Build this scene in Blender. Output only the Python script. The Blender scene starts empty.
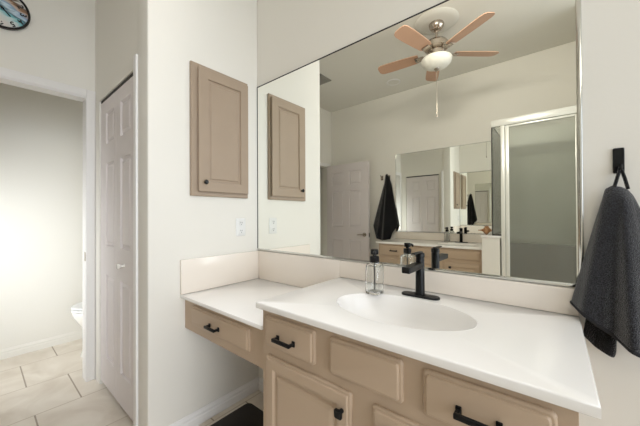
import bpy, bmesh, math, random
from mathutils import Vector, Matrix
random.seed(7)
S = bpy.context.scene
COL = S.collection
PI = math.pi
R = math.radians

# ------------------------------------------------------------------ camera, light, exposure
cd = bpy.data.cameras.new('camera'); cam = bpy.data.objects.new('camera', cd); COL.objects.link(cam)
cd.sensor_width = 36.0; cd.lens = 36.0 * 284.43 / 640.0; cd.clip_start = 0.02
yaw, pitch, roll = R(39.583), R(0.38), R(-0.283)
F0 = Vector((-math.sin(yaw), math.cos(yaw), 0)); R0 = Vector((math.cos(yaw), math.sin(yaw), 0)); U0 = Vector((0, 0, 1))
F = F0 * math.cos(pitch) + U0 * math.sin(pitch); U2 = U0 * math.cos(pitch) - F0 * math.sin(pitch)
RR = R0 * math.cos(roll) + U2 * math.sin(roll); UU = U2 * math.cos(roll) - R0 * math.sin(roll)
m = Matrix((RR, UU, -F)).transposed().to_4x4(); m.translation = Vector((1.6184, -1.2711, 1.1977))
cam.matrix_world = m
S.camera = cam

W = bpy.data.worlds.new('world'); S.world = W; W.use_nodes = True
W.node_tree.nodes['Background'].inputs[0].default_value = (0.85, 0.905, 1.0, 1)
W.node_tree.nodes['Background'].inputs[1].default_value = 1.65

def area(name, loc, direction, sx, sy, power, col):
    l = bpy.data.lights.new(name, 'AREA'); l.shape = 'RECTANGLE'; l.size = sx; l.size_y = sy
    l.energy = power; l.color = col
    o = bpy.data.objects.new(name, l); COL.objects.link(o); o.location = loc
    o.rotation_euler = Vector(direction).to_track_quat('-Z', 'Y').to_euler()
    return o
# daylight through the big window in the right wall, beyond the frame, with a hazy low sun
area('window_daylight', (4.27, -1.85, 1.6), (-1, 0.15, -.05), 3.2, 2.3, 26, (0.84, 0.905, 1.0))
sl = bpy.data.lights.new('hazy_sun', 'SUN'); sl.energy = .85; sl.angle = R(24); sl.color = (0.92, 0.945, 1.0)
so = bpy.data.objects.new('hazy_sun', sl); COL.objects.link(so); so.location = (9, -4.7, 2.6)
so.rotation_euler = Vector((-1, .27, -.12)).to_track_quat('-Z', 'Y').to_euler()
# fill lamps added out of view: neutral over the vanity, warm over the rest
area('overhead_fill', (.80, -.80, 2.99), (0, 0, -1), 1.6, .9, 3.9, (0.90, 0.94, 1.0)).data.spread = R(58)
area('bath_fill', (2.7, -2.1, 2.99), (-.8, .3, -.5), 1.3, 1.0, 13, (1.0, 0.93, 0.82))
# unseen lamp added high over the mirror to lift the opposite wall
area('over_mirror_fill', (1.25, -.09, 2.69), (0, -1, -.12), .75, .16, 13, (1.0, 0.95, 0.86)).data.spread = R(140)
# lamp added low in the toilet room to brighten its wall
area('toilet_room_fill', (-1.50, -1.78, .80), (-.3, 1, -.12), .7, 1.3, 15, (.93, 0.97, 1.0)).data.spread = R(120)

S.view_settings.view_transform = 'Standard'
S.view_settings.look = 'None'
S.view_settings.gamma = 1
S.view_settings.use_curve_mapping = False
S.view_settings.exposure = 0.05
S.cycles.max_bounces = 16; S.cycles.glossy_bounces = 10; S.cycles.transmission_bounces = 10
S.cycles.diffuse_bounces = 6; S.cycles.transparent_max_bounces = 12
S.cycles.caustics_refractive = False
S.cycles.sample_clamp_indirect = 6

# ------------------------------------------------------------------ materials
def lin(c):
    return tuple(((x / 255) / 12.92 if x / 255 <= .04045 else ((x / 255 + .055) / 1.055) ** 2.4) for x in c) + (1,)
MATS = {}
def mat(name, rgb, rough=.5, metal=0, bump=0, bscale=200, var=0, vscale=8, trans=0, ior=1.45, coat=0, spec=None, sheen=0):
    mt = bpy.data.materials.new(name); mt.use_nodes = True; nt = mt.node_tree
    b = nt.nodes['Principled BSDF']; c = lin(rgb)
    b.inputs['Base Color'].default_value = c
    b.inputs['Roughness'].default_value = rough; b.inputs['Metallic'].default_value = metal
    b.inputs['IOR'].default_value = ior
    if trans: b.inputs['Transmission Weight'].default_value = trans
    if coat: b.inputs['Coat Weight'].default_value = coat; b.inputs['Coat Roughness'].default_value = .08
    if spec is not None: b.inputs['Specular IOR Level'].default_value = spec
    if sheen: b.inputs['Sheen Weight'].default_value = sheen; b.inputs['Sheen Roughness'].default_value = .4
    tc = nt.nodes.new('ShaderNodeTexCoord')
    if bump:
        n = nt.nodes.new('ShaderNodeTexNoise'); n.inputs['Scale'].default_value = bscale; n.inputs['Detail'].default_value = 3
        bp = nt.nodes.new('ShaderNodeBump'); bp.inputs['Strength'].default_value = bump; bp.inputs['Distance'].default_value = .002
        nt.links.new(tc.outputs['Object'], n.inputs['Vector']); nt.links.new(n.outputs['Fac'], bp.inputs['Height'])
        nt.links.new(bp.outputs['Normal'], b.inputs['Normal'])
    if var:
        n = nt.nodes.new('ShaderNodeTexNoise'); n.inputs['Scale'].default_value = vscale; n.inputs['Detail'].default_value = 4
        mx = nt.nodes.new('ShaderNodeMix'); mx.data_type = 'RGBA'
        mx.inputs['A'].default_value = tuple(x * (1 - var) for x in c[:3]) + (1,)
        mx.inputs['B'].default_value = tuple(min(1, x * (1 + var)) for x in c[:3]) + (1,)
        nt.links.new(tc.outputs['Object'], n.inputs['Vector']); nt.links.new(n.outputs['Fac'], mx.inputs['Factor'])
        nt.links.new(mx.outputs['Result'], b.inputs['Base Color'])
    MATS[name] = mt
    return mt
PAINT = mat('wall_paint', (229, 226, 218), .55, bump=.12, bscale=90)
CEIL = mat('ceiling_paint', (228, 226, 218), .7, bump=.1, bscale=60)
TRIMW = mat('white_trim', (232, 230, 228), .35)
DOORW = mat('door_paint', (220, 213, 212), .4)
CAB = mat('taupe_cabinet_paint', (182, 160, 137), .38, var=.03, vscale=5)
MEDC = mat('taupe_wood', (163, 145, 126), .4, var=.05, vscale=12)
MARB = mat('cultured_marble', (240, 237, 233), .2, var=.02, vscale=6, coat=.15)
SPLASH = mat('cream_marble', (232, 223, 212), .2, var=.015, vscale=5, coat=.3)
BLACK = mat('matte_black_metal', (14, 14, 15), .38, spec=.3)
RUBBER = mat('dark_glass', (30, 26, 24), .3)
CHROME = mat('chrome', (205, 205, 200), .12, metal=1)
NICKEL = mat('brushed_nickel', (186, 176, 165), .18, metal=1)
BLADE = mat('maple_blade', (200, 160, 134), .4, var=.06, vscale=6)
BOWL = mat('frosted_bowl', (235, 232, 222), .3)
CERAM = mat('ceramic', (236, 233, 226), .1, coat=.5)
WHITEP = mat('white_plastic', (226, 226, 224), .35)
DARK = mat('dark_slot', (40, 38, 36), .6)
GLASSB = mat('bottle_glass', (250, 252, 252), .0, trans=1, ior=1.46)
SHELL = mat('shell', (164, 120, 80), .4, var=.35, vscale=40)
FRAMEW = mat('shower_frame', (232, 232, 226), .25, metal=.2)
DADO = mat('shower_tile_dark', (118, 117, 108), .4)
TILEW = mat('shower_tile', (226, 226, 216), .3)
RIM = mat('clock_rim', (24, 22, 22), .25)
MEDAL = mat('medallion_paint', (212, 210, 202), .5)
VENT = mat('vent_metal', (150, 148, 140), .5)

def mirror_mat(name, rgb):
    mt = bpy.data.materials.new(name); mt.use_nodes = True; nt = mt.node_tree
    nt.nodes.remove(nt.nodes['Principled BSDF'])
    g = nt.nodes.new('ShaderNodeBsdfGlossy'); g.inputs['Color'].default_value = rgb; g.inputs['Roughness'].default_value = 0
    nt.links.new(g.outputs[0], nt.nodes['Material Output'].inputs[0]); return mt
MIRR = mirror_mat('mirror_silver', (.955, .965, .92, 1))

def sheet_glass(name, col, refl, haze=0):
    mt = bpy.data.materials.new(name); mt.use_nodes = True; nt = mt.node_tree
    nt.nodes.remove(nt.nodes['Principled BSDF'])
    t = nt.nodes.new('ShaderNodeBsdfTransparent'); t.inputs[0].default_value = col
    g = nt.nodes.new('ShaderNodeBsdfGlossy'); g.inputs['Roughness'].default_value = .02
    lw = nt.nodes.new('ShaderNodeFresnel'); lw.inputs[0].default_value = refl
    mx = nt.nodes.new('ShaderNodeMixShader')
    nt.links.new(lw.outputs[0], mx.inputs[0]); nt.links.new(t.outputs[0], mx.inputs[1]); nt.links.new(g.outputs[0], mx.inputs[2])
    out = mx.outputs[0]
    if haze:        # pale diffuse share mixed in to brighten the dark panes
        df = nt.nodes.new('ShaderNodeBsdfDiffuse'); df.inputs[0].default_value = (.58, .585, .545, 1)
        m2 = nt.nodes.new('ShaderNodeMixShader'); m2.inputs[0].default_value = haze
        nt.links.new(out, m2.inputs[1]); nt.links.new(df.outputs[0], m2.inputs[2]); out = m2.outputs[0]
    nt.links.new(out, nt.nodes['Material Output'].inputs[0]); return mt
SHGLASS = sheet_glass('shower_glass', (.86, .88, .85, 1), 1.45, .22)
WINGLASS = sheet_glass('window_glass', (.97, .98, .98, 1), 1.2)

def tile_mat():
    """square tiles of 0.45 m in running bond: faint long joints, darker short joints"""
    mt = bpy.data.materials.new('floor_tile'); mt.use_nodes = True; nt = mt.node_tree; b = nt.nodes['Principled BSDF']
    def M(op, a, c=None):
        n = nt.nodes.new('ShaderNodeMath'); n.operation = op
        for i, v in enumerate((a, c)):
            if v is None: continue
            if isinstance(v, (int, float)): n.inputs[i].default_value = v
            else: nt.links.new(v, n.inputs[i])
        return n.outputs[0]
    geo = nt.nodes.new('ShaderNodeNewGeometry'); sep = nt.nodes.new('ShaderNodeSeparateXYZ')
    nt.links.new(geo.outputs['Position'], sep.inputs[0])
    T = .447; w = .004
    rx = M('DIVIDE', M('ADD', sep.outputs['X'], 20 * T + .845), T)
    row = M('FLOOR', rx); fx_ = M('FRACT', rx)
    ry = M('ADD', M('DIVIDE', M('ADD', sep.outputs['Y'], 20 * T + 1.04), T), M('MULTIPLY', M('MODULO', row, 2.0), .5))
    fy_ = M('FRACT', ry)
    def line(f): return M('LESS_THAN', M('MINIMUM', f, M('SUBTRACT', 1.0, f)), w / T)
    n = nt.nodes.new('ShaderNodeTexNoise'); n.inputs['Scale'].default_value = 3.5; n.inputs['Detail'].default_value = 7; n.inputs['Distortion'].default_value = 1.4
    nt.links.new(geo.outputs['Position'], n.inputs['Vector'])
    cr = nt.nodes.new('ShaderNodeValToRGB'); cr.color_ramp.elements[0].position = .32; cr.color_ramp.elements[0].color = lin((214, 203, 188))
    cr.color_ramp.elements[1].position = .68; cr.color_ramp.elements[1].color = lin((234, 226, 214)); nt.links.new(n.outputs['Fac'], cr.inputs[0])
    prev = cr.outputs[0]
    for f, c in ((line(fx_), (200, 187, 170)), (line(fy_), (160, 145, 127))):
        mx = nt.nodes.new('ShaderNodeMix'); mx.data_type = 'RGBA'; nt.links.new(f, mx.inputs['Factor']); nt.links.new(prev, mx.inputs['A']); mx.inputs['B'].default_value = lin(c); prev = mx.outputs['Result']
    nt.links.new(prev, b.inputs['Base Color']); b.inputs['Roughness'].default_value = .4
    return mt
TILE = tile_mat()

def terry_mat(name, dark, light, sc=260):
    mt = bpy.data.materials.new(name); mt.use_nodes = True; nt = mt.node_tree; b = nt.nodes['Principled BSDF']
    tc = nt.nodes.new('ShaderNodeTexCoord')
    v = nt.nodes.new('ShaderNodeTexVoronoi'); v.inputs['Scale'].default_value = sc
    n = nt.nodes.new('ShaderNodeTexNoise'); n.inputs['Scale'].default_value = sc * .9; n.inputs['Detail'].default_value = 2
    nt.links.new(tc.outputs['Object'], v.inputs['Vector']); nt.links.new(tc.outputs['Object'], n.inputs['Vector'])
    cr = nt.nodes.new('ShaderNodeValToRGB'); cr.color_ramp.elements[0].position = .40; cr.color_ramp.elements[0].color = lin(dark)
    cr.color_ramp.elements[1].position = .62; cr.color_ramp.elements[1].color = lin(light)
    nt.links.new(n.outputs['Fac'], cr.inputs[0]); nt.links.new(cr.outputs[0], b.inputs['Base Color'])
    bp = nt.nodes.new('ShaderNodeBump'); bp.inputs['Strength'].default_value = 1; bp.inputs['Distance'].default_value = .004
    nt.links.new(n.outputs['Fac'], bp.inputs['Height']); nt.links.new(bp.outputs['Normal'], b.inputs['Normal'])
    b.inputs['Roughness'].default_value = 1; b.inputs['Sheen Weight'].default_value = .45; b.inputs['Specular IOR Level'].default_value = .1
    return mt
TERRY = terry_mat('charcoal_terry', (14, 14, 16), (62, 63, 69), 430)
HEM = mat('charcoal_weave', (34, 34, 38), .9, bump=.5, bscale=500)
BLKT = terry_mat('black_terry', (12, 12, 14), (26, 26, 29))

def clock_mat():
    mt = bpy.data.materials.new('clock_face'); mt.use_nodes = True; nt = mt.node_tree; b = nt.nodes['Principled BSDF']
    tc = nt.nodes.new('ShaderNodeTexCoord')
    n = nt.nodes.new('ShaderNodeTexNoise'); n.inputs['Scale'].default_value = 9; n.inputs['Detail'].default_value = 4; n.inputs['Distortion'].default_value = 1.0
    mp = nt.nodes.new('ShaderNodeMapping'); mp.inputs['Rotation'].default_value = (R(-30), 0, 0); mp.inputs['Scale'].default_value = (1, .7, 2.6)
    nt.links.new(tc.outputs['Object'], mp.inputs[0]); nt.links.new(mp.outputs[0], n.inputs['Vector'])
    sep = nt.nodes.new('ShaderNodeSeparateXYZ'); nt.links.new(tc.outputs['Object'], sep.inputs[0])
    # position across the face: from the pale bottom edge up to the painted rock at top right
    a = nt.nodes.new('ShaderNodeMath'); a.operation = 'MULTIPLY_ADD'; a.inputs[1].default_value = 2.6; a.inputs[2].default_value = .43
    nt.links.new(sep.outputs['Z'], a.inputs[0])
    a2 = nt.nodes.new('ShaderNodeMath'); a2.operation = 'MULTIPLY_ADD'; a2.inputs[1].default_value = 1.7
    nt.links.new(sep.outputs['Y'], a2.inputs[0]); nt.links.new(a.outputs[0], a2.inputs[2])
    a3 = nt.nodes.new('ShaderNodeMath'); a3.operation = 'MULTIPLY_ADD'; a3.inputs[1].default_value = .34
    nt.links.new(n.outputs['Fac'], a3.inputs[0]); nt.links.new(a2.outputs[0], a3.inputs[2])
    cr = nt.nodes.new('ShaderNodeValToRGB'); e = cr.color_ramp.elements
    e[0].position = .40; e[0].color = lin((214, 210, 205)); e[1].position = .95; e[1].color = lin((205, 205, 200))
    for p, c in ((.52, (200, 214, 214)), (.58, (120, 190, 196)), (.63, (60, 96, 112)), (.68, (190, 210, 222)), (.73, (130, 160, 190)), (.79, (196, 176, 160)), (.85, (140, 104, 74)), (.90, (96, 78, 66))):
        x = e.new(p); x.color = lin(c)
    nt.links.new(a3.outputs[0], cr.inputs[0]); nt.links.new(cr.outputs[0], b.inputs['Base Color']); b.inputs['Roughness'].default_value = .5
    return mt
CLOCKF = clock_mat()

# ------------------------------------------------------------------ helpers
ORG = {}
def thing(name, label, cat, loc, group=None):
    o = bpy.data.objects.new(name, None); o.empty_display_size = .05; COL.objects.link(o); o.location = loc
    o['label'] = label; o['category'] = cat
    if group: o['group'] = group
    ORG[o] = Vector(loc); return o
def tag(o, label, cat, group=None):
    o['label'] = label; o['category'] = cat
    if group: o['group'] = group
    return o
def smooth(me, ang=40):
    me.polygons.foreach_set('use_smooth', [True] * len(me.polygons))
    try: me.set_sharp_from_angle(angle=R(ang))
    except Exception: pass
def obj(name, bm, m, parent=None, sm=True, ang=35, org=None, label=None):
    """links one mesh; vertices are given in world coordinates, the origin is the thing's base"""
    bmesh.ops.recalc_face_normals(bm, faces=bm.faces)
    base = ORG[parent] if parent else Vector(org) if org is not None else Vector((0, 0, 0))
    bmesh.ops.translate(bm, vec=-base, verts=bm.verts)
    me = bpy.data.meshes.new(name); bm.to_mesh(me); bm.free()
    me.materials.append(m)
    if sm: smooth(me, ang)
    o = bpy.data.objects.new(name, me); COL.objects.link(o)
    if parent: o.parent = parent
    else: o.location = base
    ORG[o] = base
    if label: o['label'] = label
    return o
def struct(name, bm, m, parent=None, **k):
    o = obj(name, bm, m, parent, **k)
    if not parent: o['kind'] = 'structure'
    return o
def nb(): return bmesh.new()
def box(bm, x0, x1, y0, y1, z0, z1, bev=0, seg=2):
    r = bmesh.ops.create_cube(bm, size=1)
    vs = r['verts']
    bmesh.ops.scale(bm, vec=(abs(x1 - x0), abs(y1 - y0), abs(z1 - z0)), verts=vs)
    bmesh.ops.translate(bm, vec=((x0 + x1) / 2, (y0 + y1) / 2, (z0 + z1) / 2), verts=vs)
    if bev:
        es = list({e for v in vs for e in v.link_edges})
        bmesh.ops.bevel(bm, geom=es, offset=bev, segments=seg, affect='EDGES', profile=.5)
    return bm
def bx(*a, **k): return box(nb(), *a, **k)
def cyl(bm, p0, p1, r0, r1=None, n=24, caps=True):
    r1 = r0 if r1 is None else r1
    p0 = Vector(p0); p1 = Vector(p1); d = (p1 - p0); L = d.length
    q = d.to_track_quat('Z', 'Y').to_matrix().to_4x4(); q.translation = (p0 + p1) / 2
    bmesh.ops.create_cone(bm, cap_ends=caps, segments=n, radius1=r0, radius2=r1, depth=L, matrix=q)
    return bm
def tube(bm, pts, r, n=10, caps=True):
    pts = [Vector(p) for p in pts]; rings = []
    rs = r if isinstance(r, (list, tuple)) else [r] * len(pts)
    up = None
    for i, p in enumerate(pts):
        t = (pts[min(i + 1, len(pts) - 1)] - pts[max(i - 1, 0)]).normalized()
        if up is None:
            up = t.orthogonal().normalized()
        else:
            up = (up - t * up.dot(t)).normalized()
        s = t.cross(up)
        rings.append([bm.verts.new(p + (up * math.cos(a) + s * math.sin(a)) * rs[i]) for a in [2 * PI * k / n for k in range(n)]])
    for a, b in zip(rings, rings[1:]):
        for k in range(n): bm.faces.new((a[k], a[(k + 1) % n], b[(k + 1) % n], b[k]))
    if caps: bm.faces.new(rings[0]); bm.faces.new(rings[-1])
    return bm
def lathe(bm, prof, c, n=32, sx=1, sy=1):
    """prof: (radius, z) from bottom to top round the vertical axis at c"""
    rings = []
    for r, z in prof:
        if r < 1e-6: rings.append([bm.verts.new((c[0], c[1], c[2] + z))])
        else: rings.append([bm.verts.new((c[0] + r * sx * math.cos(2 * PI * k / n), c[1] + r * sy * math.sin(2 * PI * k / n), c[2] + z)) for k in range(n)])
    for a, b in zip(rings, rings[1:]):
        for k in range(n):
            k2 = (k + 1) % n
            if len(a) == 1 and len(b) == 1: continue
            if len(a) == 1: bm.faces.new((a[0], b[k], b[k2]))
            elif len(b) == 1: bm.faces.new((a[k], a[k2], b[0]))
            else: bm.faces.new((a[k], a[k2], b[k2], b[k]))
    return bm
def rloop(u0, u1, v0, v1, r, n=5):
    if r <= 0: return [(u0, v0), (u1, v0), (u1, v1), (u0, v1)]
    out = []
    for cx, cy, a0 in ((u1 - r, v0 + r, -90), (u1 - r, v1 - r, 0), (u0 + r, v1 - r, 90), (u0 + r, v0 + r, 180)):
        for k in range(n): a = R(a0 + 90 * k / (n - 1)); out.append((cx + r * math.cos(a), cy + r * math.sin(a)))
    return out
def loft(bm, u0, u1, v0, v1, rings, f, cap0=True, cap1=True, n=5):
    """rings: (inset, depth, corner radius); f maps (u, v, depth) to a point"""
    L = []
    if any(r > 0 for _, _, r in rings): rings = [(i, d, max(r, .0004)) for i, d, r in rings]
    for ins, d, r in rings:
        L.append([bm.verts.new(f(u, v, d)) for u, v in rloop(u0 + ins, u1 - ins, v0 + ins, v1 - ins, r, n)])
    for a, b in zip(L, L[1:]):
        N = len(a)
        for k in range(N): bm.faces.new((a[k], a[(k + 1) % N], b[(k + 1) % N], b[k]))
    if cap0: bm.faces.new(L[0])
    if cap1: bm.faces.new(L[-1])
    return bm
def fy(y, s=-1):        # depth d grows out of a front at plane y towards s
    return lambda u, v, d: (u, y + s * d, v)
def fx(x, s=1):
    return lambda u, v, d: (x + s * d, u, v)
def panel_slab(bm, ub, vb, panels, f, th, prof):
    """slab of thickness th whose front (d = th) has a grid of cells; the cells in panels get a moulded recess"""
    for i in range(len(ub) - 1):
        for j in range(len(vb) - 1):
            if (i, j) in panels:
                loft(bm, ub[i], ub[i + 1], vb[j], vb[j + 1], [(a, th + d, 0) for a, d in prof], f, cap0=False)
            else:
                bm.faces.new([bm.verts.new(f(u, v, th)) for u, v in ((ub[i], vb[j]), (ub[i + 1], vb[j]), (ub[i + 1], vb[j + 1]), (ub[i], vb[j + 1]))])
    u0, u1, v0, v1 = ub[0], ub[-1], vb[0], vb[-1]
    c = [(u0, v0), (u1, v0), (u1, v1), (u0, v1)]
    bm.faces.new([bm.verts.new(f(u, v, 0)) for u, v in c])
    for (a, b), (c2, d2) in zip(c, c[1:] + c[:1]):
        bm.faces.new([bm.verts.new(f(*p)) for p in ((a, b, 0), (c2, d2, 0), (c2, d2, th), (a, b, th))])
    bmesh.ops.remove_doubles(bm, verts=bm.verts, dist=1e-5)
    return bm
def copy_tree(o, loc, rz, label, group=None):
    def cp(s, par):
        c = s.copy(); COL.objects.link(c); c.parent = par
        for ch in s.children: cp(ch, c)
        return c
    r = cp(o, None); r.location = loc; r.rotation_euler = (0, 0, rz); r['label'] = label
    if group: r['group'] = group
    return r

# ------------------------------------------------------------------ the room
FZ, CZ = -.02, 3.02
YO = -2.77          # the opposite wall
struct('floor', bx(-2.13, 4.3, -3.8, .1, FZ - .1, FZ), TILE)
struct('ceiling', bx(-2.13, 4.3, -3.8, .1, CZ, CZ + .1), CEIL)
struct('wall_back', bx(-2.13, 4.3, 0, .1, FZ, CZ), PAINT)
bm = bx(-.145, 0, -.707, 0, FZ, CZ, bev=.008, seg=3)
struct('wall_left', bm, PAINT)
# closet front: stub, header; clock wall: stub, header, pier; step of the entry
bm = nb(); box(bm, -1.047, -.93, -.70, -.60, FZ, 2.032); box(bm, -.225, -.145, -.70, -.60, FZ, 2.032); box(bm, -1.047, -.145, -.70, -.60, 2.032, CZ)
struct('wall_closet', bm, PAINT)
bm = nb(); box(bm, -1.147, -1.047, -.745, 0, FZ, CZ); box(bm, -1.147, -1.047, -1.63, -.745, 2.075, CZ); box(bm, -1.147, -1.047, -1.80, -1.63, FZ, CZ)
struct('wall_clock', bm, PAINT)
struct('wall_toilet', bx(-2.13, -2.03, -2.87, .0, FZ, CZ), PAINT)
struct('wall_partition', bx(-2.03, -1.147, -1.90, -1.80, FZ, CZ), PAINT)
bm = nb(); box(bm, -1.54, -1.44, -1.98, -1.90, FZ, CZ); box(bm, -1.54, -1.44, -2.64, -1.98, 2.03, CZ); box(bm, -1.54, -1.44, -2.77, -2.64, FZ, CZ); box(bm, -1.147, -1.047, -1.90, -1.80, FZ, CZ)
struct('wall_entry', bm, PAINT)
bm = nb(); box(bm, -2.13, 1.90, YO - .1, YO, FZ, CZ); box(bm, 1.80, 1.90, -3.70, YO - .1, FZ, CZ); box(bm, 1.80, 4.3, -3.80, -3.70, FZ, CZ)
struct('wall_opposite', bm, PAINT)
# right wall with its window
WY0, WY1, WZ0, WZ1 = -3.55, -.15, .35, 2.85
bm = nb(); box(bm, 4.2, 4.3, -3.70, WY0, FZ, CZ); box(bm, 4.2, 4.3, WY1, 0, FZ, CZ); box(bm, 4.2, 4.3, WY0, WY1, FZ, WZ0); box(bm, 4.2, 4.3, WY0, WY1, WZ1, CZ)
struct('wall_right', bm, PAINT)
bm = nb()
for a, b, c, d in ((WY0, WY0 + .05, WZ0, WZ1), (WY1 - .05, WY1, WZ0, WZ1), (WY0, WY1, WZ0, WZ0 + .05), (WY0, WY1, WZ1 - .05, WZ1), (WY0, WY1, 1.53, 1.57)):
    box(bm, 4.23, 4.26, a, b, c, d)
w1 = struct('window_1', bm, TRIMW)
struct('pane', bx(4.243, 4.247, WY0 + .05, WY1 - .05, WZ0 + .05, WZ1 - .05), WINGLASS, w1)
# shower walls and the half wall beside it
struct('wall_shower', bx(1.80, 1.90, YO, -2.08, FZ, CZ), PAINT)
bm = nb(); box(bm, 1.19, 1.80, YO, YO + .012, .86, 2.16); box(bm, 1.788, 1.80, YO, -2.16, .86, 2.16)
struct('trim_1', bm, TILEW)
bm = nb(); box(bm, 1.19, 1.80, YO, YO + .11, FZ, .862); box(bm, 1.77, 1.80, YO, -2.16, FZ, .862)
struct('trim_2', bm, DADO)
HX0, HX1 = 1.027, 1.187
struct('wall_half', bx(HX0, HX1, YO, -2.10, FZ, .955), PAINT)
struct('trim_3', bx(HX0 - .008, HX1 + .012, YO, -2.085, .955, .977, bev=.005), TRIMW)

# casings
bm = nb(); box(bm, -1.047, -1.037, -.752, -.7005, FZ, 2.132, bev=.003); box(bm, -1.047, -1.033, -1.70, -1.63, FZ, 2.132, bev=.004); box(bm, -1.047, -1.037, -1.63, -.752, 2.075, 2.132, bev=.004)
struct('trim_4', bm, TRIMW)
bm = nb(); box(bm, -1.15, -1.045, -.755, -.745, FZ, 2.075); box(bm, -1.15, -1.045, -1.63, -1.62, FZ, 2.075); box(bm, -1.15, -1.045, -1.62, -.755, 2.066, 2.075)
j = struct('trim_5', bm, TRIMW)
struct('strike_plate', bx(-1.085, -1.050, -.7568, -.755, .865, .93), NICKEL, j)
bm = bx(-.182, -.137, -.718, -.70, FZ, 2.085, bev=.005)
struct('trim_6', bm, TRIMW)
bm = nb(); box(bm, -1.44, -1.426, -1.98, -1.92, FZ, 2.09); box(bm, -1.44, -1.426, -2.70, -2.64, FZ, 2.09); box(bm, -1.44, -1.426, -2.64, -1.98, 2.03, 2.09)
struct('trim_7', bm, TRIMW)

def skirting(bm, ux, length_axis, a, b, wall, s, h=.082, z=FZ):
    """moulded baseboard profile run along an axis; wall = plane, s = direction out of the wall"""
    prof = [(0, 0), (.014, 0), (.014, h * .55), (.011, h * .62), (.011, h * .78), (.006, h * .9), (.004, h), (0, h)]
    def P(t, d, zz): return (wall + s * d, t, z + zz) if length_axis == 'y' else (t, wall + s * d, z + zz)
    A = [bm.verts.new(P(a, d, zz)) for d, zz in prof]; B = [bm.verts.new(P(b, d, zz)) for d, zz in prof]
    for k in range(len(prof)):
        k2 = (k + 1) % len(prof); bm.faces.new((A[k], A[k2], B[k2], B[k]))
    bm.faces.new(A); bm.faces.new(B)
    return bm
struct('baseboard_left', skirting(nb(), 0, 'y', -.70, 0, 0, 1), TRIMW, ang=20)
struct('baseboard_back', skirting(nb(), 0, 'x', .014, .72, 0, -1), TRIMW, ang=20)
struct('baseboard_right', skirting(nb(), 0, 'x', 1.70, 4.2, 0, -1), TRIMW, ang=20)
struct('baseboard_toilet', skirting(nb(), 0, 'y', -1.80, 0, -2.03, 1), PAINT, ang=20)
struct('baseboard_opposite', skirting(nb(), 0, 'x', -1.42, -.21, YO, 1), TRIMW, ang=20)

# closet door: two hinged leaves with moulded panels
PROF = [(0, 0), (.006, -.011), (.016, -.011), (.032, -.002)]
door = None
for k, (x0, x1, p0, p1) in enumerate(((-.924, -.581, -.80, -.62), (-.577, -.232, -.49, -.305))):
    bm = panel_slab(nb(), [x0, p0, p1, x1], [.012, .205, .79, .99, 1.565, 1.70, 1.92, 2.010], {(1, 1), (1, 3), (1, 5)}, fy(-.66), .032, PROF)
    if door is None: door = struct('door_1', bm, DOORW, org=(-.58, -.68, FZ), ang=20)
    else: struct('leaf', bm, DOORW, door, ang=20)
bm = lathe(nb(), [(.0, 0), (.012, 0), (.009, .004), (.006, .01), (.006, .018), (.014, .026), (.017, .033), (.013, .040), (0, .043)], (0, 0, 0), 20)
bmesh.ops.rotate(bm, cent=(0, 0, 0), matrix=Matrix.Rotation(R(90), 3, 'X'), verts=bm.verts); bmesh.ops.translate(bm, vec=(-.415, -.692, .892), verts=bm.verts)
struct('door_knob', bm, CERAM, door)
struct('gap_shade', bx(-.922, -.234, -.692, -.664, 2.013, 2.031), DARK, door)  # dark bar added to stand for shade in the gap above the leaves

# entry door standing open against the opposite wall
D0, D1 = -1.415, -.60
ub = [D0, D0 + .115, D0 + .345, D0 + .455, D0 + .685, D1]
bm = panel_slab(nb(), ub, [0, .2, .80, 1.00, 1.59, 1.69, 1.91, 2.03], {(i, j) for i in (1, 3) for j in (1, 3, 5)}, fy(-2.635, 1), .035, PROF)
d2 = struct('door_2', bm, DOORW, org=(-1.02, -2.62, FZ), ang=20)
bm = nb(); cyl(bm, (-.672, -2.60, .885), (-.672, -2.588, .885), .032, n=24); cyl(bm, (-.672, -2.59, .885), (-.672, -2.55, .885), .011)
tube(bm, [(-.667, -2.548, .885), (-.72, -2.546, .889), (-.78, -2.55, .882)], [.011, .010, .007])
struct('door_handle', bm, NICKEL, d2)
struct('latch_plate', bx(D1 - .001, D1 + .002, -2.632, -2.603, .85, .915), DARK, d2)

# ------------------------------------------------------------------ vanity under the big mirror
ct = .86
FYC, FYD = -.545, -.563
t = thing('vanity_cabinet', 'taupe painted vanity cabinet with black pulls under the oval sink', 'cabinet', (1.18, -.27, FZ))
bm = nb()
box(bm, .722, .74, FYC + .02, -.004, FZ, .834); box(bm, 1.632, 1.65, FYC + .02, -.004, FZ, .834); box(bm, .74, 1.622, -.016, -.004, FZ, .82)
box(bm, .74, 1.622, FYC + .02, -.016, .08, .095); box(bm, .74, 1.622, -.475, -.46, FZ, .08)
obj('carcass', bm, CAB, t)
bm = bx(.722, 1.650, FYC, FYC + .02, .08, .834, bev=.001)
obj('face_frame', bm, CAB, t, sm=False)
EDGE = [(0, 0, .012), (0, .006, .012), (.002, .0095, .012), (.0045, .011, .011), (.0085, .0112, .009), (.0095, .0145, .008), (.012, .0172, .007), (.0145, .0178, .006)]
def pull(parent, xc, y, z, L=.080, s=-1):
    bm = nb()
    for a in (-1, 1):
        box(bm, xc + a * L / 2 - .0065, xc + a * L / 2 + .0065, y, y + s * .006, z - .010, z + .010, bev=.002)
        box(bm, xc + a * L / 2 - .005, xc + a * L / 2 + .005, y, y + s * .03, z - .005, z + .005, bev=.0015)
    box(bm, xc - L / 2 - .005, xc + L / 2 + .005, y + s * .021, y + s * .031, z - .0065, z + .0065, bev=.0025)
    return obj('handle', bm, BLACK, parent)
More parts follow.
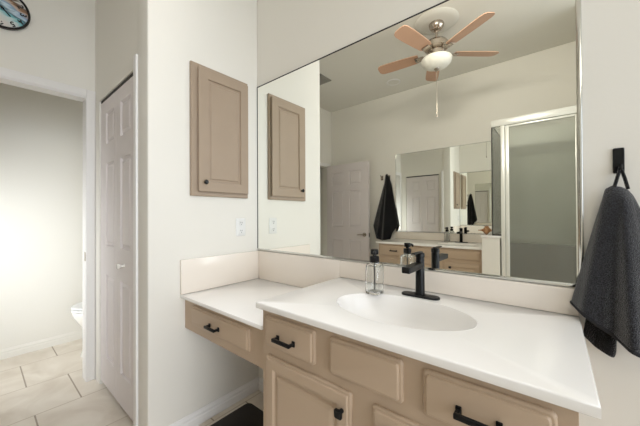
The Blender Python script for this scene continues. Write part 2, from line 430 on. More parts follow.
def knob(parent, p, axis, s, m=BLACK):
    bm = nb()
    if axis == 'y':
        cyl(bm, (p[0], p[1], p[2]), (p[0], p[1] + s * .016, p[2]), .007, .006, 16)
        loft(bm, p[0] - .0135, p[0] + .0135, p[2] - .0135, p[2] + .0135, [(.004, .014, .006), (0, .017, .006), (0, .023, .006), (.003, .026, .005)], fy(p[1], s))
    else:
        cyl(bm, p, (p[0] + s * .014, p[1], p[2]), .006, .006, 16); cyl(bm, (p[0] + s * .012, p[1], p[2]), (p[0] + s * .018, p[1], p[2]), .009, .014, 20); cyl(bm, (p[0] + s * .018, p[1], p[2]), (p[0] + s * .024, p[1], p[2]), .014, .009, 20)
    return obj('knob', bm, m, parent)
for nm, a, b, h in (('drawer', .747, .999, True), ('false_drawer_front', 1.061, 1.305, False), ('drawer', 1.358, 1.619, True)):
    d = obj(nm, loft(nb(), a, b, .694, .811, EDGE, fy(FYC)), CAB, t, ang=15)
    if h: pull(d, (a + b) / 2 - .002 if a < 1 else 1.484, FYD, .747 if a < 1 else .748)
DOORE = [(0, 0, .008), (0, .006, .008), (.002, .0095, .008), (.0045, .011, .007), (.0085, .0112, .006), (.0095, .0145, .005), (.012, .0172, .004), (.0145, .0178, .003), (.044, .0178, 0), (.047, .013, 0), (.052, .0085, 0), (.062, .0085, 0), (.065, .013, 0), (.076, .0172, 0), (.080, .0176, 0)]
for a, b, kx in ((.752, 1.142, 1.115), (1.214, 1.618, 1.262)):
    d = obj('door', loft(nb(), a, b, .115, .661, DOORE, fy(FYC)), CAB, t, ang=15)
    knob(d, (kx, FYD, .604), 'y', -1)

# countertop with integral oval basin
def counter_slab(x0, x1, y0, y1, z0, z1, c, a, b, N=96):
    bm = nb(); e = .004
    angs = sorted(set([2 * PI * k / N for k in range(N)] + [math.atan2(y - c[1], x - c[0]) % (2 * PI) for x in (x0 + e, x1 - e) for y in (y0 + e, y1 - e)]))
    def rect(an, x0, x1, y0, y1):
        dx, dy = math.cos(an), math.sin(an); ts = []
        if dx > 1e-9: ts.append((x1 - c[0]) / dx)
        if dx < -1e-9: ts.append((x0 - c[0]) / dx)
        if dy > 1e-9: ts.append((y1 - c[1]) / dy)
        if dy < -1e-9: ts.append((y0 - c[1]) / dy)
        tt = min(ts); return c[0] + dx * tt, c[1] + dy * tt
    def ring(z, ins):
        out = []
        for an in angs:
            x, y = rect(an, x0 + e, x1 - e, y0 + e, y1 - e)
            fxx = (x - c[0]) ; x = min(max(x, x0 + ins), x1 - ins); y = min(max(y, y0 + ins), y1 - ins)
            if ins < e:
                if x <= x0 + e + 1e-6: x = x0 + ins
                if x >= x1 - e - 1e-6: x = x1 - ins
                if y <= y0 + e + 1e-6: y = y0 + ins
                if y >= y1 - e - 1e-6: y = y1 - ins
            out.append(bm.verts.new((x, y, z)))
        return out
    def ell(k, z):
        return [bm.verts.new((c[0] + a * k * math.cos(th), c[1] + b * k * math.sin(th), z)) for th in [math.atan2(math.sin(an) / b, math.cos(an) / a) for an in angs]]
    rs = [ell(1.0, z0), ring(z0, e), ring(z0 + .002, .0008), ring(z0 + .004, 0), ring(z1 - .0045, 0), ring(z1 - .0015, .001), ring(z1, e), ell(1.0, z1)]
    n = len(angs)
    for p, q in zip(rs, rs[1:]):
        for k in range(n): bm.faces.new((p[k], p[(k + 1) % n], q[(k + 1) % n], q[k]))
    for k in range(n): bm.faces.new((rs[-1][k], rs[-1][(k + 1) % n], rs[0][(k + 1) % n], rs[0][k]))
    return bm
def basin_mesh(c, a, b, z):
    prof = [(1.006, .0003), (.999, .0007), (.990, -.001), (.975, -.007), (.95, -.018), (.91, -.045), (.84, -.080), (.72, -.110), (.55, -.128), (.35, -.138), (.11, -.142)]
    prof = list(reversed(prof))
    bm = nb()
    lathe(bm, [(r * a, zz) for r, zz in prof], (c[0], c[1], z), 72, 1, b / a)
    return bm
t = thing('countertop', 'white marble countertop with an oval sink moulded in beside the black towel', 'countertop', (1.19, -.29, ct - .025))
SC = (1.184, -.306)
obj('slab', counter_slab(.714, 1.678, -.574, -.002, ct - .025, ct, SC, 0.250, .158), MARB, t, ang=50)
bas = obj('basin', basin_mesh(SC, 0.250, .158, ct), MARB, t, ang=80)
md = bas.modifiers.new('thickness', 'SOLIDIFY'); md.thickness = .006; md.offset = -1
obj('drain', lathe(nb(), [(0, -.1435), (.024, -.1435), (.024, -.139), (.020, -.1375), (.012, -.1395), (0, -.1395)], (SC[0], SC[1], ct), 24), BLACK, t)

# make-up desk
dz = .757
t = thing('vanity_desk', 'lower white topped dressing desk with one taupe drawer in the corner', 'desk', (.36, -.27, .56))
obj('desk_top', bx(.002, .712, -.545, -.002, dz - .02, dz, bev=.005), MARB, t)
obj('apron', bx(.002, .718, -.517, -.499, .565, dz - .02), CAB, t)
obj('rail', bx(.002, .718, -.02, -.002, .60, dz - .02), CAB, t)
d = obj('drawer', loft(nb(), .103, .607, .608, .713, EDGE, fy(-.517)), CAB, t, ang=15)
pull(d, .345, -.537, .657)

tag(obj('backsplash', bx(.019, .713, -.016, -.0015, dz + .0005, .950, bev=.003), SPLASH, org=(.36, 0, dz)), 'taller cream marble backsplash under the mirror, at the back of the lower desk', 'backsplash')
tag(obj('backsplash', bx(.7135, 1.676, -.016, -.0015, ct + .0010, .950, bev=.003), SPLASH, org=(1.2, 0, ct)), 'cream marble backsplash under the mirror, behind the black faucet and glass bottle', 'backsplash')
tag(obj('side_splash', bx(.0015, .018, -.545, -.0015, dz + .0005, .950, bev=.003), SPLASH, org=(.01, -.27, dz)), 'short cream marble splash panel on the left wall above the desk', 'backsplash')

# bathroom scale under the desk
t = thing('bathroom_scale', 'flat dark bathroom scale lying on the floor under the desk', 'scale', (.27, -.35, FZ))
bm = nb(); loft(bm, .10, .42, -.475, -.155, [(.004, .012, .03), (0, .016, .034), (0, .024, .034), (.003, .027, .031)], lambda u, v, d: (u, v, FZ + d), n=8)
obj('platform', bm, RUBBER, t)
for a in (.14, .38):
    for b in (-.435, -.195): obj('foot', cyl(nb(), (a, b, FZ), (a, b, FZ + .0125), .018), RUBBER, t)

# ------------------------------------------------------------------ mirror over both
t = thing('wall_mirror', 'wide frameless mirror filling the wall above the sink', 'mirror', (.84, 0, .953))
MX1, MZ0, MZ1 = 1.690, .953, 2.101
obj('glass', bx(.005, MX1 - .014, -.006, -.001, MZ0 + .012, MZ1 - .004), MIRR, t, sm=False)
bm = nb(); box(bm, .002, MX1 - .014, -.009, -.001, MZ0, MZ0 + .012, bev=.002)
obj('bottom_channel', bm, CHROME, t)
bm = bx(MX1 - .014, MX1, -.010, -.001, MZ0, MZ1, bev=.004)
obj('side_channel', bm, CHROME, t)
bm = nb(); box(bm, .003, MX1 - .014, -.008, -.001, MZ1 - .004, MZ1 + .001); box(bm, .001, .005, -.008, -.001, MZ0 + .012, MZ1)
obj('edge_line', bm, DARK, t)

# medicine cabinet on the left wall
t = thing('medicine_cabinet', 'tall taupe wooden medicine cabinet hung on the white left wall', 'cabinet', (.0, -.294, 1.312))
bm = nb(); loft(bm, -.489, -.099, 1.312, 2.087, [(0, 0, 0), (0, .016, 0), (.004, .02, 0)], fx(.001))
obj('frame', bm, MEDC, t, ang=20)
d = obj('door', loft(nb(), -.454, -.110, 1.338, 2.064, [(.011, 0, .004), (.011, .011, .004), (0, .012, .004), (0, .017, .004), (.003, .020, .003), (.058, .020, 0), (.061, .011, 0), (.072, .011, 0), (.080, .018, 0), (.084, .018, 0)], fx(.021)), MEDC, t, ang=15)
knob(d, (.041, -.418, 1.393), 'x', 1)

# outlet
def outlet():
    t = thing('electrical_outlet', 'white duplex electrical outlet on the left wall below the cabinet', 'outlet', (0, -.146, 1.118))
    obj('plate', loft(nb(), -.183, -.109, 1.06, 1.178, [(0, 0, .006), (0, .003, .006), (.004, .006, .004)], fx(.0005)), WHITEP, t)
    for dzz in (-.026, .026):
        r = obj('receptacle', loft(nb(), -.163, -.129, 1.119 + dzz - .015, 1.119 + dzz + .015, [(0, 0, .010), (0, .0025, .010), (.001, .0035, .009)], fx(.0065)), WHITEP, t)
        bm = nb()
        for y in (-.1515, -.1405): box(bm, .0098, .0106, y - .0015, y + .0015, 1.119 + dzz - .001, 1.119 + dzz + .008)
        cyl(bm, (.0098, -.146, 1.119 + dzz - .008), (.0106, -.146, 1.119 + dzz - .008), .003, n=12)
        obj('slots', bm, DARK, r)
outlet()

# ------------------------------------------------------------------ faucet and soap dispenser
def faucet():
    o = (1.187, -.104, ct)
    t = thing('faucet', 'matte black single hole faucet at the oval sink nearest the camera', 'faucet', o, 'black faucets')
    X, Y, Z = o
    obj('deck_plate', loft(nb(), X - .078, X + .078, Y - .026, Y + .026, [(0, 0, .0255), (0, .005, .0255), (.003, .008, .0225)], lambda u, v, d: (u, v, Z + d), n=10), BLACK, t)
    bm = nb(); lathe(bm, [(0, .008), (.021, .008), (.021, .012), (.018, .014), (.0175, .155), (.0165, .158), (.0165, .160), (.0185, .162), (.0185, .176), (.017, .179), (0, .179)], (X, Y, Z), 32)
    obj('body', bm, BLACK, t)
    bm = nb(); loft(bm, X - .0165, X + .0165, Z + .118, Z + .142, [(.003, 0, .003), (.0, .003, .004), (0, .135, .004), (.003, .138, .003)], lambda u, v, d: (u, Y - .008 - d, v - d * .01))
    obj('spout', bm, BLACK, t)
    bm = nb(); box(bm, X - .009, X + .009, Y - .075, Y + .012, Z + .179, Z + .185, bev=.0025)
    obj('lever', bm, BLACK, t)
    return t
fa = faucet()
copy_tree(fa, (.70, -2.65, .84), PI, 'matte black faucet of the far vanity, seen beyond the room in the mirror', 'black faucets')

def dispenser():
    o = (1.020, -.182, ct)
    t = thing('soap_dispenser', 'clear glass soap bottle with black pump beside the black faucet', 'soap bottle', o, 'glass soap bottles')
    X, Y, Z = o; h = .031
    f = lambda u, v, d: (X + u, Y + v, Z + d)
    bm = nb()
    loft(bm, -h, h, -h, h, [(.004, 0.0005, .008), (0, .004, .010), (.0, .05, .010), (.001, .120, .010), (.004, .126, .010), (.012, .128, .016), (.013, .134, .016), (.0155, .134, .0145),
                             (.0155, .126, .0135), (.008, .122, .009), (.0055, .116, .008), (.004, .05, .007), (.004, .013, .007), (.008, .009, .006)], f, n=6)
    obj('bottle', bm, GLASSB, t, ang=60)
    bm = nb(); lathe(bm, [(0, .1345), (.019, .1345), (.020, .136), (.020, .158), (.018, .160), (.0085, .161), (.0085, .167), (.0155, .168), (.0165, .170), (.0165, .186), (.0145, .189), (0, .189)], (X, Y, Z), 28)
    tube(bm, [(X, Y, Z + .179), (X + .012, Y - .022, Z + .179), (X + .016, Y - .028, Z + .176), (X + .017, Y - .030, Z + .168)], [.007, .007, .006, .005])
    obj('pump', bm, BLACK, t)
    bm = nb(); cyl(bm, (X, Y, Z + .016), (X, Y, Z + .1335), .003, n=10)
    obj('dip_tube', bm, WHITEP, t)
    return t
sd = dispenser()
copy_tree(sd, (.53, -2.655, .84), PI, 'glass soap bottle with black pump on the far vanity, beside its faucet', 'glass soap bottles')

# ------------------------------------------------------------------ towel on its hook, right of the mirror
HXc = 1.771
t = thing('towel_hook', 'black adhesive plate hook on the wall right of the big mirror', 'hook', (HXc, 0, 1.36))
obj('plate', loft(nb(), HXc - .0125, HXc + .0125, 1.322, 1.400, [(0, 0, .004), (0, .006, .004), (.002, .008, .003)], fy(-.0005)), BLACK, t)
bm = nb(); tube(bm, [(HXc, -.008, 1.338), (HXc, -.022, 1.334), (HXc, -.032, 1.330), (HXc, -.036, 1.336), (HXc, -.036, 1.344)], [.005, .0045, .0045, .0045, .005])
obj('peg', bm, BLACK, t)

def towel_cloth(name, cols, apex, nu, ns, yf, th, m, parent):
    """cols: list of (u, x_top, z_top, x_bottom, z_bottom); yf(u, s) gives the distance in front of the wall"""
    bm = nb(); V = []
    def interp(u):
        for (a, b) in zip(cols, cols[1:]):
            if u <= b[0] + 1e-9:
                k = (u - a[0]) / (b[0] - a[0]); k = k * k * (3 - 2 * k) * .35 + k * .65
                return [p + (q - p) * k for p, q in zip(a[1:], b[1:])]
    for i in range(nu + 1):
        u = cols[0][0] + (cols[-1][0] - cols[0][0]) * i / nu; xt, zt, xb, zb = interp(u); row = []
        for j in range(ns + 1):
            s = j / ns
            sx = s ** .92
            row.append(bm.verts.new((xt + (xb - xt) * sx, yf(u, s), zt + (zb - zt) * s)))
        V.append(row)
    for i in range(nu):
        for j in range(ns): bm.faces.new((V[i][j], V[i + 1][j], V[i + 1][j + 1], V[i][j + 1]))
    o = obj(name, bm, m, parent, ang=180)
    md = o.modifiers.new('thickness', 'SOLIDIFY'); md.thickness = th; md.offset = 0
    sb = o.modifiers.new('smooth', 'SUBSURF'); sb.levels = 1; sb.render_levels = 2
    return o
t = thing('hand_towel', 'charcoal grey terry towel hanging from the black hook beside the mirror', 'towel', (HXc, -.05, .80))
def yfold(u, s):
    c = max(0, 1 - abs(u) ** 2.2)
    y = -.017 - (.030 + .055 * s) * c ** .8
    y -= .022 * s * math.sin(u * 7.0 + .6) * c + .008 * (s ** 1.5) * math.sin(u * 15 + 1.1) * c
    if s < .12: y += .022 * (1 - s / .12) ** 2 * c
    return min(y, -.014)
cl = towel_cloth('cloth', [(-1, 1.742, 1.258, 1.658, .905), (-.82, 1.743, 1.276, 1.676, .893), (-.45, 1.755, 1.283, 1.716, .862), (0, 1.772, 1.278, 1.775, .82), (.4, 1.784, 1.270, 1.835, .79), (.8, 1.792, 1.255, 1.90, .85), (1, 1.796, 1.235, 1.925, .90)], None, 48, 40, yfold, .009, TERRY, t)
# the hem band along the bottom of the cloth
bm = nb(); cols = [(-1, 1.659, .905), (-.82, 1.676, .893), (-.45, 1.716, .862), (0, 1.775, .82), (.4, 1.835, .79), (.8, 1.90, .85), (1, 1.925, .90)]
pts = []
for i in range(41):
    u = -1 + 2 * i / 40
    for a, b in zip(cols, cols[1:]):
        if u <= b[0] + 1e-9:
            k = (u - a[0]) / (b[0] - a[0]); k = k * k * (3 - 2 * k) * .35 + k * .65
            pts.append((a[1] + (b[1] - a[1]) * k, yfold(u, 1.0), a[2] + (b[2] - a[2]) * k + .001)); break
obj('hem', tube(bm, pts, .0062, 8), HEM, t)
def yback(u, s): return -.022 - .012 * s - .006 * math.sin(u * 5) * s
towel_cloth('back_layer', [(-1, 1.755, 1.245, 1.682, .812), (-.3, 1.760, 1.25, 1.712, .776), (.6, 1.772, 1.25, 1.752, .757), (1, 1.778, 1.245, 1.758, .776)], None, 16, 24, yback, .007, BLKT, t)
bm = nb(); tube(bm, [(1.757, -.030, 1.272), (1.764, -.033, 1.305), (1.7685, -.034, 1.326), (1.771, -.031, 1.3345), (1.774, -.034, 1.326), (1.780, -.033, 1.303), (1.787, -.030, 1.270)], .0045, 8)
obj('hanging_loop', bm, BLKT, t)

# ------------------------------------------------------------------ wall clock
CY, CZc, CR = -1.172, 2.502, .127
CX = -1.047
t = thing('wall_clock', 'round black rimmed clock with a painted seascape face high on the wall', 'clock', (CX, CY, CZc))
bm = nb(); lathe(bm, [(0, .001), (CR - .002, .001), (CR, .004), (CR, .022), (CR - .004, .026), (CR - .010, .026), (CR - .012, .022), (CR - .012, .014), (0, .014)], (0, 0, 0), 64)
rot = Matrix(((0, 0, 1), (1, 0, 0), (0, 1, 0)))       # local x,y,z -> wall right is +y, up +z, out +x
def onwall(bm): bmesh.ops.transform(bm, matrix=Matrix.Translation((CX, CY, CZc)) @ rot.to_4x4(), verts=bm.verts); return bm
obj('rim', onwall(bm), RIM, t)
bm = nb(); cyl(bm, (0, 0, .0142), (0, 0, .0156), CR - .012, n=64); obj('face', onwall(bm), CLOCKF, t)
for k in range(1, 13):
    cu = bpy.data.curves.new('numeral', 'FONT'); cu.body = str(k); cu.size = .042; cu.offset = .0012; cu.align_x = 'CENTER'; cu.align_y = 'CENTER'
    to = bpy.data.objects.new('numeral', cu); COL.objects.link(to)
    bpy.context.view_layer.update()
    me = bpy.data.meshes.new_from_object(to.evaluated_get(bpy.context.evaluated_depsgraph_get()))
    bpy.data.objects.remove(to)
    bm = nb(); bm.from_mesh(me); bpy.data.meshes.remove(me)
    a = -2 * PI * k / 12
    r = bmesh.ops.extrude_face_region(bm, geom=bm.faces[:]); bmesh.ops.translate(bm, vec=(0, 0, .0008), verts=[v for v in r['geom'] if isinstance(v, bmesh.types.BMVert)])
    bmesh.ops.transform(bm, matrix=Matrix.Rotation(a, 4, 'Z') @ Matrix.Translation((0, .093, .0157)), verts=bm.verts)
    obj('numeral', onwall(bm), DARK, t, sm=False)
for nm, ang, L, wd in (('hour_hand', -136, .055, .006), ('minute_hand', 70, .085, .0045)):
    bm = nb(); box(bm, -wd / 2, wd / 2, -.012, L, .0185 if nm[0] == 'h' else .0205, .0195 if nm[0] == 'h' else .0215)
    bmesh.ops.rotate(bm, cent=(0, 0, 0), matrix=Matrix.Rotation(R(ang), 3, 'Z'), verts=bm.verts)
    obj(nm, onwall(bm), RIM, t)
bm = nb(); cyl(bm, (0, 0, .0156), (0, 0, .0225), .006); obj('hub', onwall(bm), RIM, t)

# ------------------------------------------------------------------ toilet
TX = -1.56
t = thing('toilet', 'white toilet in the small room behind the door casing', 'toilet', (TX, -.38, FZ))
def oval_loft(bm, rings, n=40):
    """rings: (yc, half_width, half_length_front, half_length_back, z)"""
    L = []
    for yc, w, lf, lb, z in rings:
        L.append([bm.verts.new((TX + w * math.cos(a), yc + (lb if math.sin(a) > 0 else lf) * math.sin(a), z)) for a in [2 * PI * k / n for k in range(n)]])
    for a, b in zip(L, L[1:]):
        for k in range(n): bm.faces.new((a[k], a[(k + 1) % n], b[(k + 1) % n], b[k]))
    bm.faces.new(L[0]); bm.faces.new(L[-1]); return bm
zf = FZ
obj('bowl', oval_loft(nb(), [(-.42, .125, .275, .24, zf), (-.42, .12, .26, .235, zf + .04), (-.42, .105, .21, .22, zf + .12), (-.44, .12, .21, .22, zf + .20), (-.46, .155, .245, .24, zf + .28), (-.47, .178, .272, .25, zf + .35), (-.47, .185, .278, .25, zf + .385), (-.47, .182, .275, .25, zf + .392)]), CERAM, t, ang=60)
obj('seat', oval_loft(nb(), [(-.47, .184, .280, .22, zf + .396), (-.47, .188, .284, .225, zf + .400), (-.47, .188, .284, .225, zf + .412), (-.47, .184, .280, .22, zf + .417)]), WHITEP, t)
obj('lid', oval_loft(nb(), [(-.47, .184, .280, .22, zf + .423), (-.47, .189, .285, .225, zf + .427), (-.47, .186, .282, .222, zf + .438), (-.47, .165, .255, .20, zf + .444)]), WHITEP, t)
tk = obj('tank', bx(TX - .21, TX + .21, -.225, -.03, zf + .39, zf + .74, bev=.025, seg=4), CERAM, t)
obj('tank_lid', bx(TX - .22, TX + .22, -.235, -.025, zf + .741, zf + .775, bev=.01, seg=3), CERAM, t)
obj('flush_lever', tube(nb(), [(TX + .15, -.226, zf + .69), (TX + .15, -.24, zf + .69), (TX + .09, -.245, zf + .685)], .007), CHROME, tk)

# ------------------------------------------------------------------ far vanity
z2, Y2 = .84, -2.20
t = thing('vanity_cabinet', 'taupe vanity cabinet across the room, seen in the big mirror', 'cabinet', (.41, -2.5, FZ))
VX0, VX1 = -.205, 1.024
bm = nb(); box(bm, VX0, VX1, YO + .004, Y2 + .02, FZ + .08, z2 - .16); box(bm, VX0, VX1, YO + .05, Y2 - .05, FZ, FZ + .08); box(bm, VX0, VX0 + .02, YO + .004, Y2 - .02, z2 - .16, z2 - .026)
obj('carcass', bm, CAB, t)
obj('face_frame', bx(VX0, VX1, Y2 + .0, Y2 + .022, FZ + .08, z2 - .026), CAB, t)
FR = Y2 + .022
for a, b, c, d, h in ((-.185, .215, .665, .800, 1), (-.185, .215, .49, .635, 1), (-.185, .215, .30, .46, 1), (.255, 1.0, .690, .795, 0)):
    dd = obj('drawer' if h else 'false_drawer_front', loft(nb(), a, b, c, d, EDGE, fy(FR, 1)), CAB, t, ang=15)
    if h: pull(dd, (a + b) / 2, FR + .0195, (c + d) / 2, s=1)
for a, b, kx in ((.255, .615, .575), (.64, 1.0, .70)):
    dd = obj('door', loft(nb(), a, b, .09, .655, DOORE, fy(FR, 1)), CAB, t, ang=15)
    knob(dd, (kx, FR + .0195, .60), 'y', 1)
t = thing('countertop', 'pale marble countertop of the far vanity, seen in the big mirror', 'countertop', (.40, -2.48, z2 - .025))
S2 = (.70, -2.43)
obj('slab', counter_slab(VX0 - .03, VX1, YO + .002, Y2 + .045, z2 - .025, z2, S2, .22, .145), MARB, t, ang=50)
b2 = obj('basin', basin_mesh(S2, .22, .145, z2), MARB, t, ang=80)
md = b2.modifiers.new('thickness', 'SOLIDIFY'); md.thickness = .006; md.offset = -1
tag(obj('backsplash', bx(VX0 - .03, VX1, YO + .0015, YO + .018, z2 + .0005, z2 + .10, bev=.003), SPLASH, org=(.4, YO, z2)), 'low marble backsplash of the far vanity under the second mirror', 'backsplash')
t = thing('wall_mirror', 'second frameless mirror over the far vanity, reflected in the big one', 'mirror', (.4, YO, .945))
obj('glass', bx(-.22, 1.022, YO + .001, YO + .006, .957, 2.09), MIRR, t, sm=False)
bm = nb(); box(bm, -.226, 1.024, YO + .001, YO + .009, .945, .957); obj('bottom_channel', bm, CHROME, t)
bm = nb(); box(bm, -.226, -.22, YO + .001, YO + .008, .957, 2.09); box(bm, -.226, 1.022, YO + .001, YO + .008, 2.09, 2.095); obj('edge_line', bm, CHROME, t)

# conch shell on the half wall
t = thing('conch_shell', 'brown conch shell lying on top of the low half wall', 'shell', (1.06, -2.15, .977))
bm = nb(); n = 18; prev = None; L = []
for i in range(27):
    s = i / 26; x = .985 + .125 * s
    r = (.005 + .036 * math.exp(-((s - .62) / .23) ** 2)) * (1 + .07 * math.sin(s * 46))
    L.append([bm.verts.new((x, -2.15 + 1.0 * r * math.cos(a), .981 + .040 + (r * (1 + .35 * max(0, math.cos(3 * a + s * 9)) * s)) * math.sin(a) * (1.1 if math.sin(a) > 0 else .98))) for a in [2 * PI * k / n for k in range(n)]])
for a, b in zip(L, L[1:]):
    for k in range(n): bm.faces.new((a[k], a[(k + 1) % n], b[(k + 1) % n], b[k]))
bm.faces.new(L[0]); bm.faces.new(L[-1])
zmin = min(v.co.z for v in bm.verts); bmesh.ops.translate(bm, vec=(0, 0, .9775 - zmin), verts=bm.verts)
obj('spire', bm, SHELL, t, ang=60)
bm = nb()
for k in range(7):
    a = R(30 + k * 20); p = Vector((1.050 + .014 * (k % 3), -2.15 + .030 * math.cos(a), 1.018 + .034 * math.sin(a)))
    d = Vector((-.01, .4 * math.cos(a), math.sin(a))).normalized()
    cyl(bm, p - d * .006, p + d * .026, .010, .002, 8)
obj('spikes', bm, SHELL, t, ang=60)

# robe hooks and the black towel by the door
for i, (hx, lab) in enumerate(((-.335, 'small nickel hook carrying the black towel beside the far mirror'), (-.455, 'small empty nickel hook between the white door and the black towel'))):
    t = thing('robe_hook', lab, 'hook', (hx, YO, 1.75), 'nickel hooks on the far wall')
    obj('plate', loft(nb(), hx - .02, hx + .02, 1.73, 1.80, [(0, 0, .006), (0, .004, .006), (.003, .007, .005)], fy(YO + .0005, 1)), NICKEL, t)
    bm = nb(); tube(bm, [(hx, YO + .007, 1.775), (hx, YO + .04, 1.785), (hx, YO + .050, 1.80)], [.006, .006, .008]); tube(bm, [(hx, YO + .007, 1.75), (hx, YO + .030, 1.742), (hx, YO + .038, 1.755)], [.005, .005, .006])
    obj('prong', bm, NICKEL, t)
t = thing('bath_towel', 'black towel hanging from a hook between the door and the far mirror', 'towel', (-.34, YO + .08, .80))
def yf2(u, s):
    c = max(0, 1 - abs(u) ** 2)
    return YO + .018 + (.035 + .07 * s) * c ** .8 + .018 * s * math.sin(u * 8 + .4) * c + .034 * max(0, 1 - s / .14)
towel_cloth('cloth', [(-1, -.365, 1.78, -.60, 1.03), (-.62, -.355, 1.80, -.505, .83), (0, -.340, 1.81, -.39, .80), (.5, -.328, 1.80, -.285, .81), (.6, -.322, 1.79, -.25, .92), (1, -.312, 1.77, -.18, 1.03)], None, 36, 30, yf2, .010, BLKT, t)
obj('hanging_loop', tube(nb(), [(-.35, YO + .080, 1.79), (-.343, YO + .066, 1.812), (-.335, YO + .056, 1.808), (-.327, YO + .066, 1.812), (-.32, YO + .080, 1.79)], .003, 8), BLKT, t)

# shower enclosure
YS = -2.12
t = thing('shower_enclosure', 'white framed glass shower enclosure beside the low half wall', 'shower', (1.45, YS, FZ))
bm = nb(); box(bm, 1.118, 1.798, YS - .02, YS + .02, 2.085, 2.15, bev=.003); box(bm, 1.20, 1.798, YS - .02, YS + .02, FZ, FZ + .06, bev=.003)
box(bm, 1.772, 1.798, YS - .02, YS + .02, FZ + .06, 2.085, bev=.003)
obj('frame', bm, FRAMEW, t)
bm = nb(); box(bm, 1.20, 1.235, YS - .018, YS + .018, FZ + .06, 2.085, bev=.003); obj('mullion', bm, FRAMEW, t)
bm = nb(); box(bm, 1.118, 1.126, YS - .01, YS + .01, .978, 2.085); box(bm, 1.126, 1.20, YS - .01, YS + .01, .978, .99); obj('corner_post', bm, DARK, t)
obj('fixed_pane', bx(1.126, 1.20, YS - .003, YS + .003, .99, 2.085), SHGLASS, t)
for zz in (2.10, .978): obj('side_rail', bx(1.116, 1.128, YO + .02, YS - .02, zz, zz + .014), DARK, t)
obj('side_pane', bx(1.120, 1.125, YO + .02, YS - .02, .992, 2.10), SHGLASS, t)
bm = nb()
for a, b, c, d in ((1.238, 1.270, FZ + .065, 2.08), (1.760, 1.770, FZ + .065, 2.08), (1.270, 1.760, FZ + .065, FZ + .10), (1.270, 1.760, 2.062, 2.08)): box(bm, a, b, YS - .012, YS + .012, c, d, bev=.002)
dr = obj('door', bm, FRAMEW, t)
obj('door_pane', bx(1.270, 1.760, YS - .003, YS + .003, FZ + .10, 2.062), SHGLASS, dr)
bm = nb(); cyl(bm, (1.255, YS + .012, 1.05), (1.255, YS + .035, 1.05), .006); cyl(bm, (1.255, YS + .03, .93), (1.255, YS + .03, 1.06), .007)
obj('door_handle', bm, FRAMEW, dr)

# ------------------------------------------------------------------ ceiling: fan, vent, round fitting
FC = (.766, -1.512); BZ = 2.715; BR = .578
t = thing('ceiling_fan', 'five bladed nickel ceiling fan with light wood blades and white bowl', 'fan', (FC[0], FC[1], CZ))
obj('medallion', lathe(nb(), [(0, 0), (.19, 0), (.195, -.004), (.188, -.010), (.14, -.018), (.08, -.022), (0, -.022)], (FC[0], FC[1], CZ - .0005), 48), MEDAL, t)
obj('canopy', lathe(nb(), [(.065, -.021), (.068, -.03), (.062, -.055), (.045, -.08), (.022, -.092), (0, -.092)], (FC[0], FC[1], CZ), 32), NICKEL, t)
obj('downrod', cyl(nb(), (FC[0], FC[1], CZ - .09), (FC[0], FC[1], BZ + .13), .013), NICKEL, t)
obj('motor_housing', lathe(nb(), [(0, .135), (.03, .135), (.05, .125), (.09, .11), (.108, .085), (.108, .045), (.09, .03), (.07, .02), (.07, .0), (.085, -.005), (.085, -.02), (.06, -.03), (.06, -.045), (0, -.045)], (FC[0], FC[1], BZ), 40), NICKEL, t)
obj('light_bowl', lathe(nb(), [(0, -.045), (.10, -.045), (.133, -.05), (.137, -.057), (.130, -.085), (.105, -.115), (.065, -.135), (.02, -.142), (0, -.142)], (FC[0], FC[1], BZ), 40), BOWL, t, ang=60)
obj('finial', lathe(nb(), [(0, -.142), (.025, -.143), (.022, -.150), (.010, -.155), (.012, -.163), (0, -.172)], (FC[0], FC[1], BZ), 20), NICKEL, t)
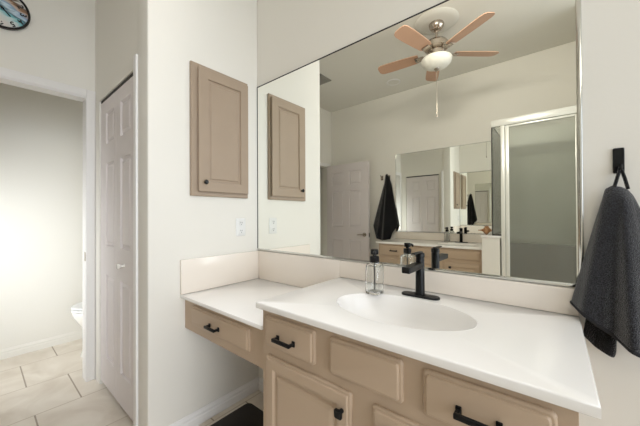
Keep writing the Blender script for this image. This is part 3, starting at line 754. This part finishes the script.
for k in range(5):
    A = R(31 + 72 * k); M = Matrix.Translation((FC[0], FC[1], BZ)) @ Matrix.Rotation(A, 4, 'Z')
    bm = nb(); pit = R(-12); out = []
    prof = [(.165, .048), (.19, .056), (.30, .062), (.45, .066), (.535, .064), (.562, .055), (.576, .036), (.578, 0)]
    loop = prof + [(x, -w) for x, w in reversed(prof[:-1])]
    rings = []
    for dzz in (0, .007):
        rings.append([bm.verts.new(M @ Vector((x, w * math.cos(pit), w * math.sin(pit) + dzz))) for x, w in loop])
    for q in range(len(loop)):
        q2 = (q + 1) % len(loop); bm.faces.new((rings[0][q], rings[0][q2], rings[1][q2], rings[1][q]))
    bm.faces.new(rings[0]); bm.faces.new(rings[1])
    bl = obj('blade', bm, BLADE, t)
    bm = nb(); box(bm, .07, .13, -.012, .012, -.006, .004, bev=.002); box(bm, .12, .20, -.032, .032, -.011, -.006, bev=.002)
    for v in bm.verts:
        if v.co.x > .115: v.co.z += v.co.y * math.tan(pit)
    for yy in (-.02, .02): cyl(bm, (.18, yy, -.014 + yy * math.tan(pit)), (.18, yy, -.006 + yy * math.tan(pit)), .005, n=10)
    bmesh.ops.transform(bm, matrix=M, verts=bm.verts)
    obj('blade_iron', bm, NICKEL, bl)
pc = obj('pull_chain', cyl(nb(), (FC[0], FC[1], BZ - .171), (FC[0], FC[1], 2.14), .0022, n=8), NICKEL, t)
obj('chain_fob', lathe(nb(), [(0, 0), (.006, .003), (.0075, .012), (.005, .026), (0, .03)], (FC[0], FC[1], 2.112), 14), NICKEL, pc)

t = thing('air_vent', 'grey louvred air vent in the ceiling near the end of the left wall', 'vent', (-.83, -1.67, CZ))
vx0, vx1, vy0, vy1 = -.98, -.70, -1.80, -1.56
bm = nb()
for a, b, c, d in ((vx0, vx1, vy0, vy0 + .025), (vx0, vx1, vy1 - .025, vy1), (vx0, vx0 + .025, vy0, vy1), (vx1 - .025, vx1, vy0, vy1)): box(bm, a, b, c, d, CZ - .012, CZ - .0005)
obj('frame', bm, VENT, t)
for k in range(8):
    y = vy0 + .04 + k * .0235
    bm = nb(); box(bm, vx0 + .025, vx1 - .025, y - .009, y + .009, CZ - .008, CZ - .0065)
    bmesh.ops.rotate(bm, cent=(0, y, CZ - .007), matrix=Matrix.Rotation(R(28), 3, 'X'), verts=bm.verts)
    obj('slat', bm, VENT, t)
obj('duct_back', bx(vx0 + .02, vx1 - .02, vy0 + .02, vy1 - .02, CZ - .0016, CZ - .0005), DARK, t)
t = thing('ceiling_speaker', 'small flat round fitting flush on the ceiling beyond the fan blade', 'ceiling fitting', (-.08, -2.40, CZ))
obj('ring', lathe(nb(), [(.095, -.0005), (.095, -.006), (.088, -.009), (.078, -.009), (.076, -.005), (.076, -.0005)], (-.08, -2.40, CZ), 36), TRIMW, t)
obj('grille', lathe(nb(), [(0, -.0005), (.076, -.0005), (.076, -.005), (0, -.005)], (-.08, -2.40, CZ), 36), CEIL, t)
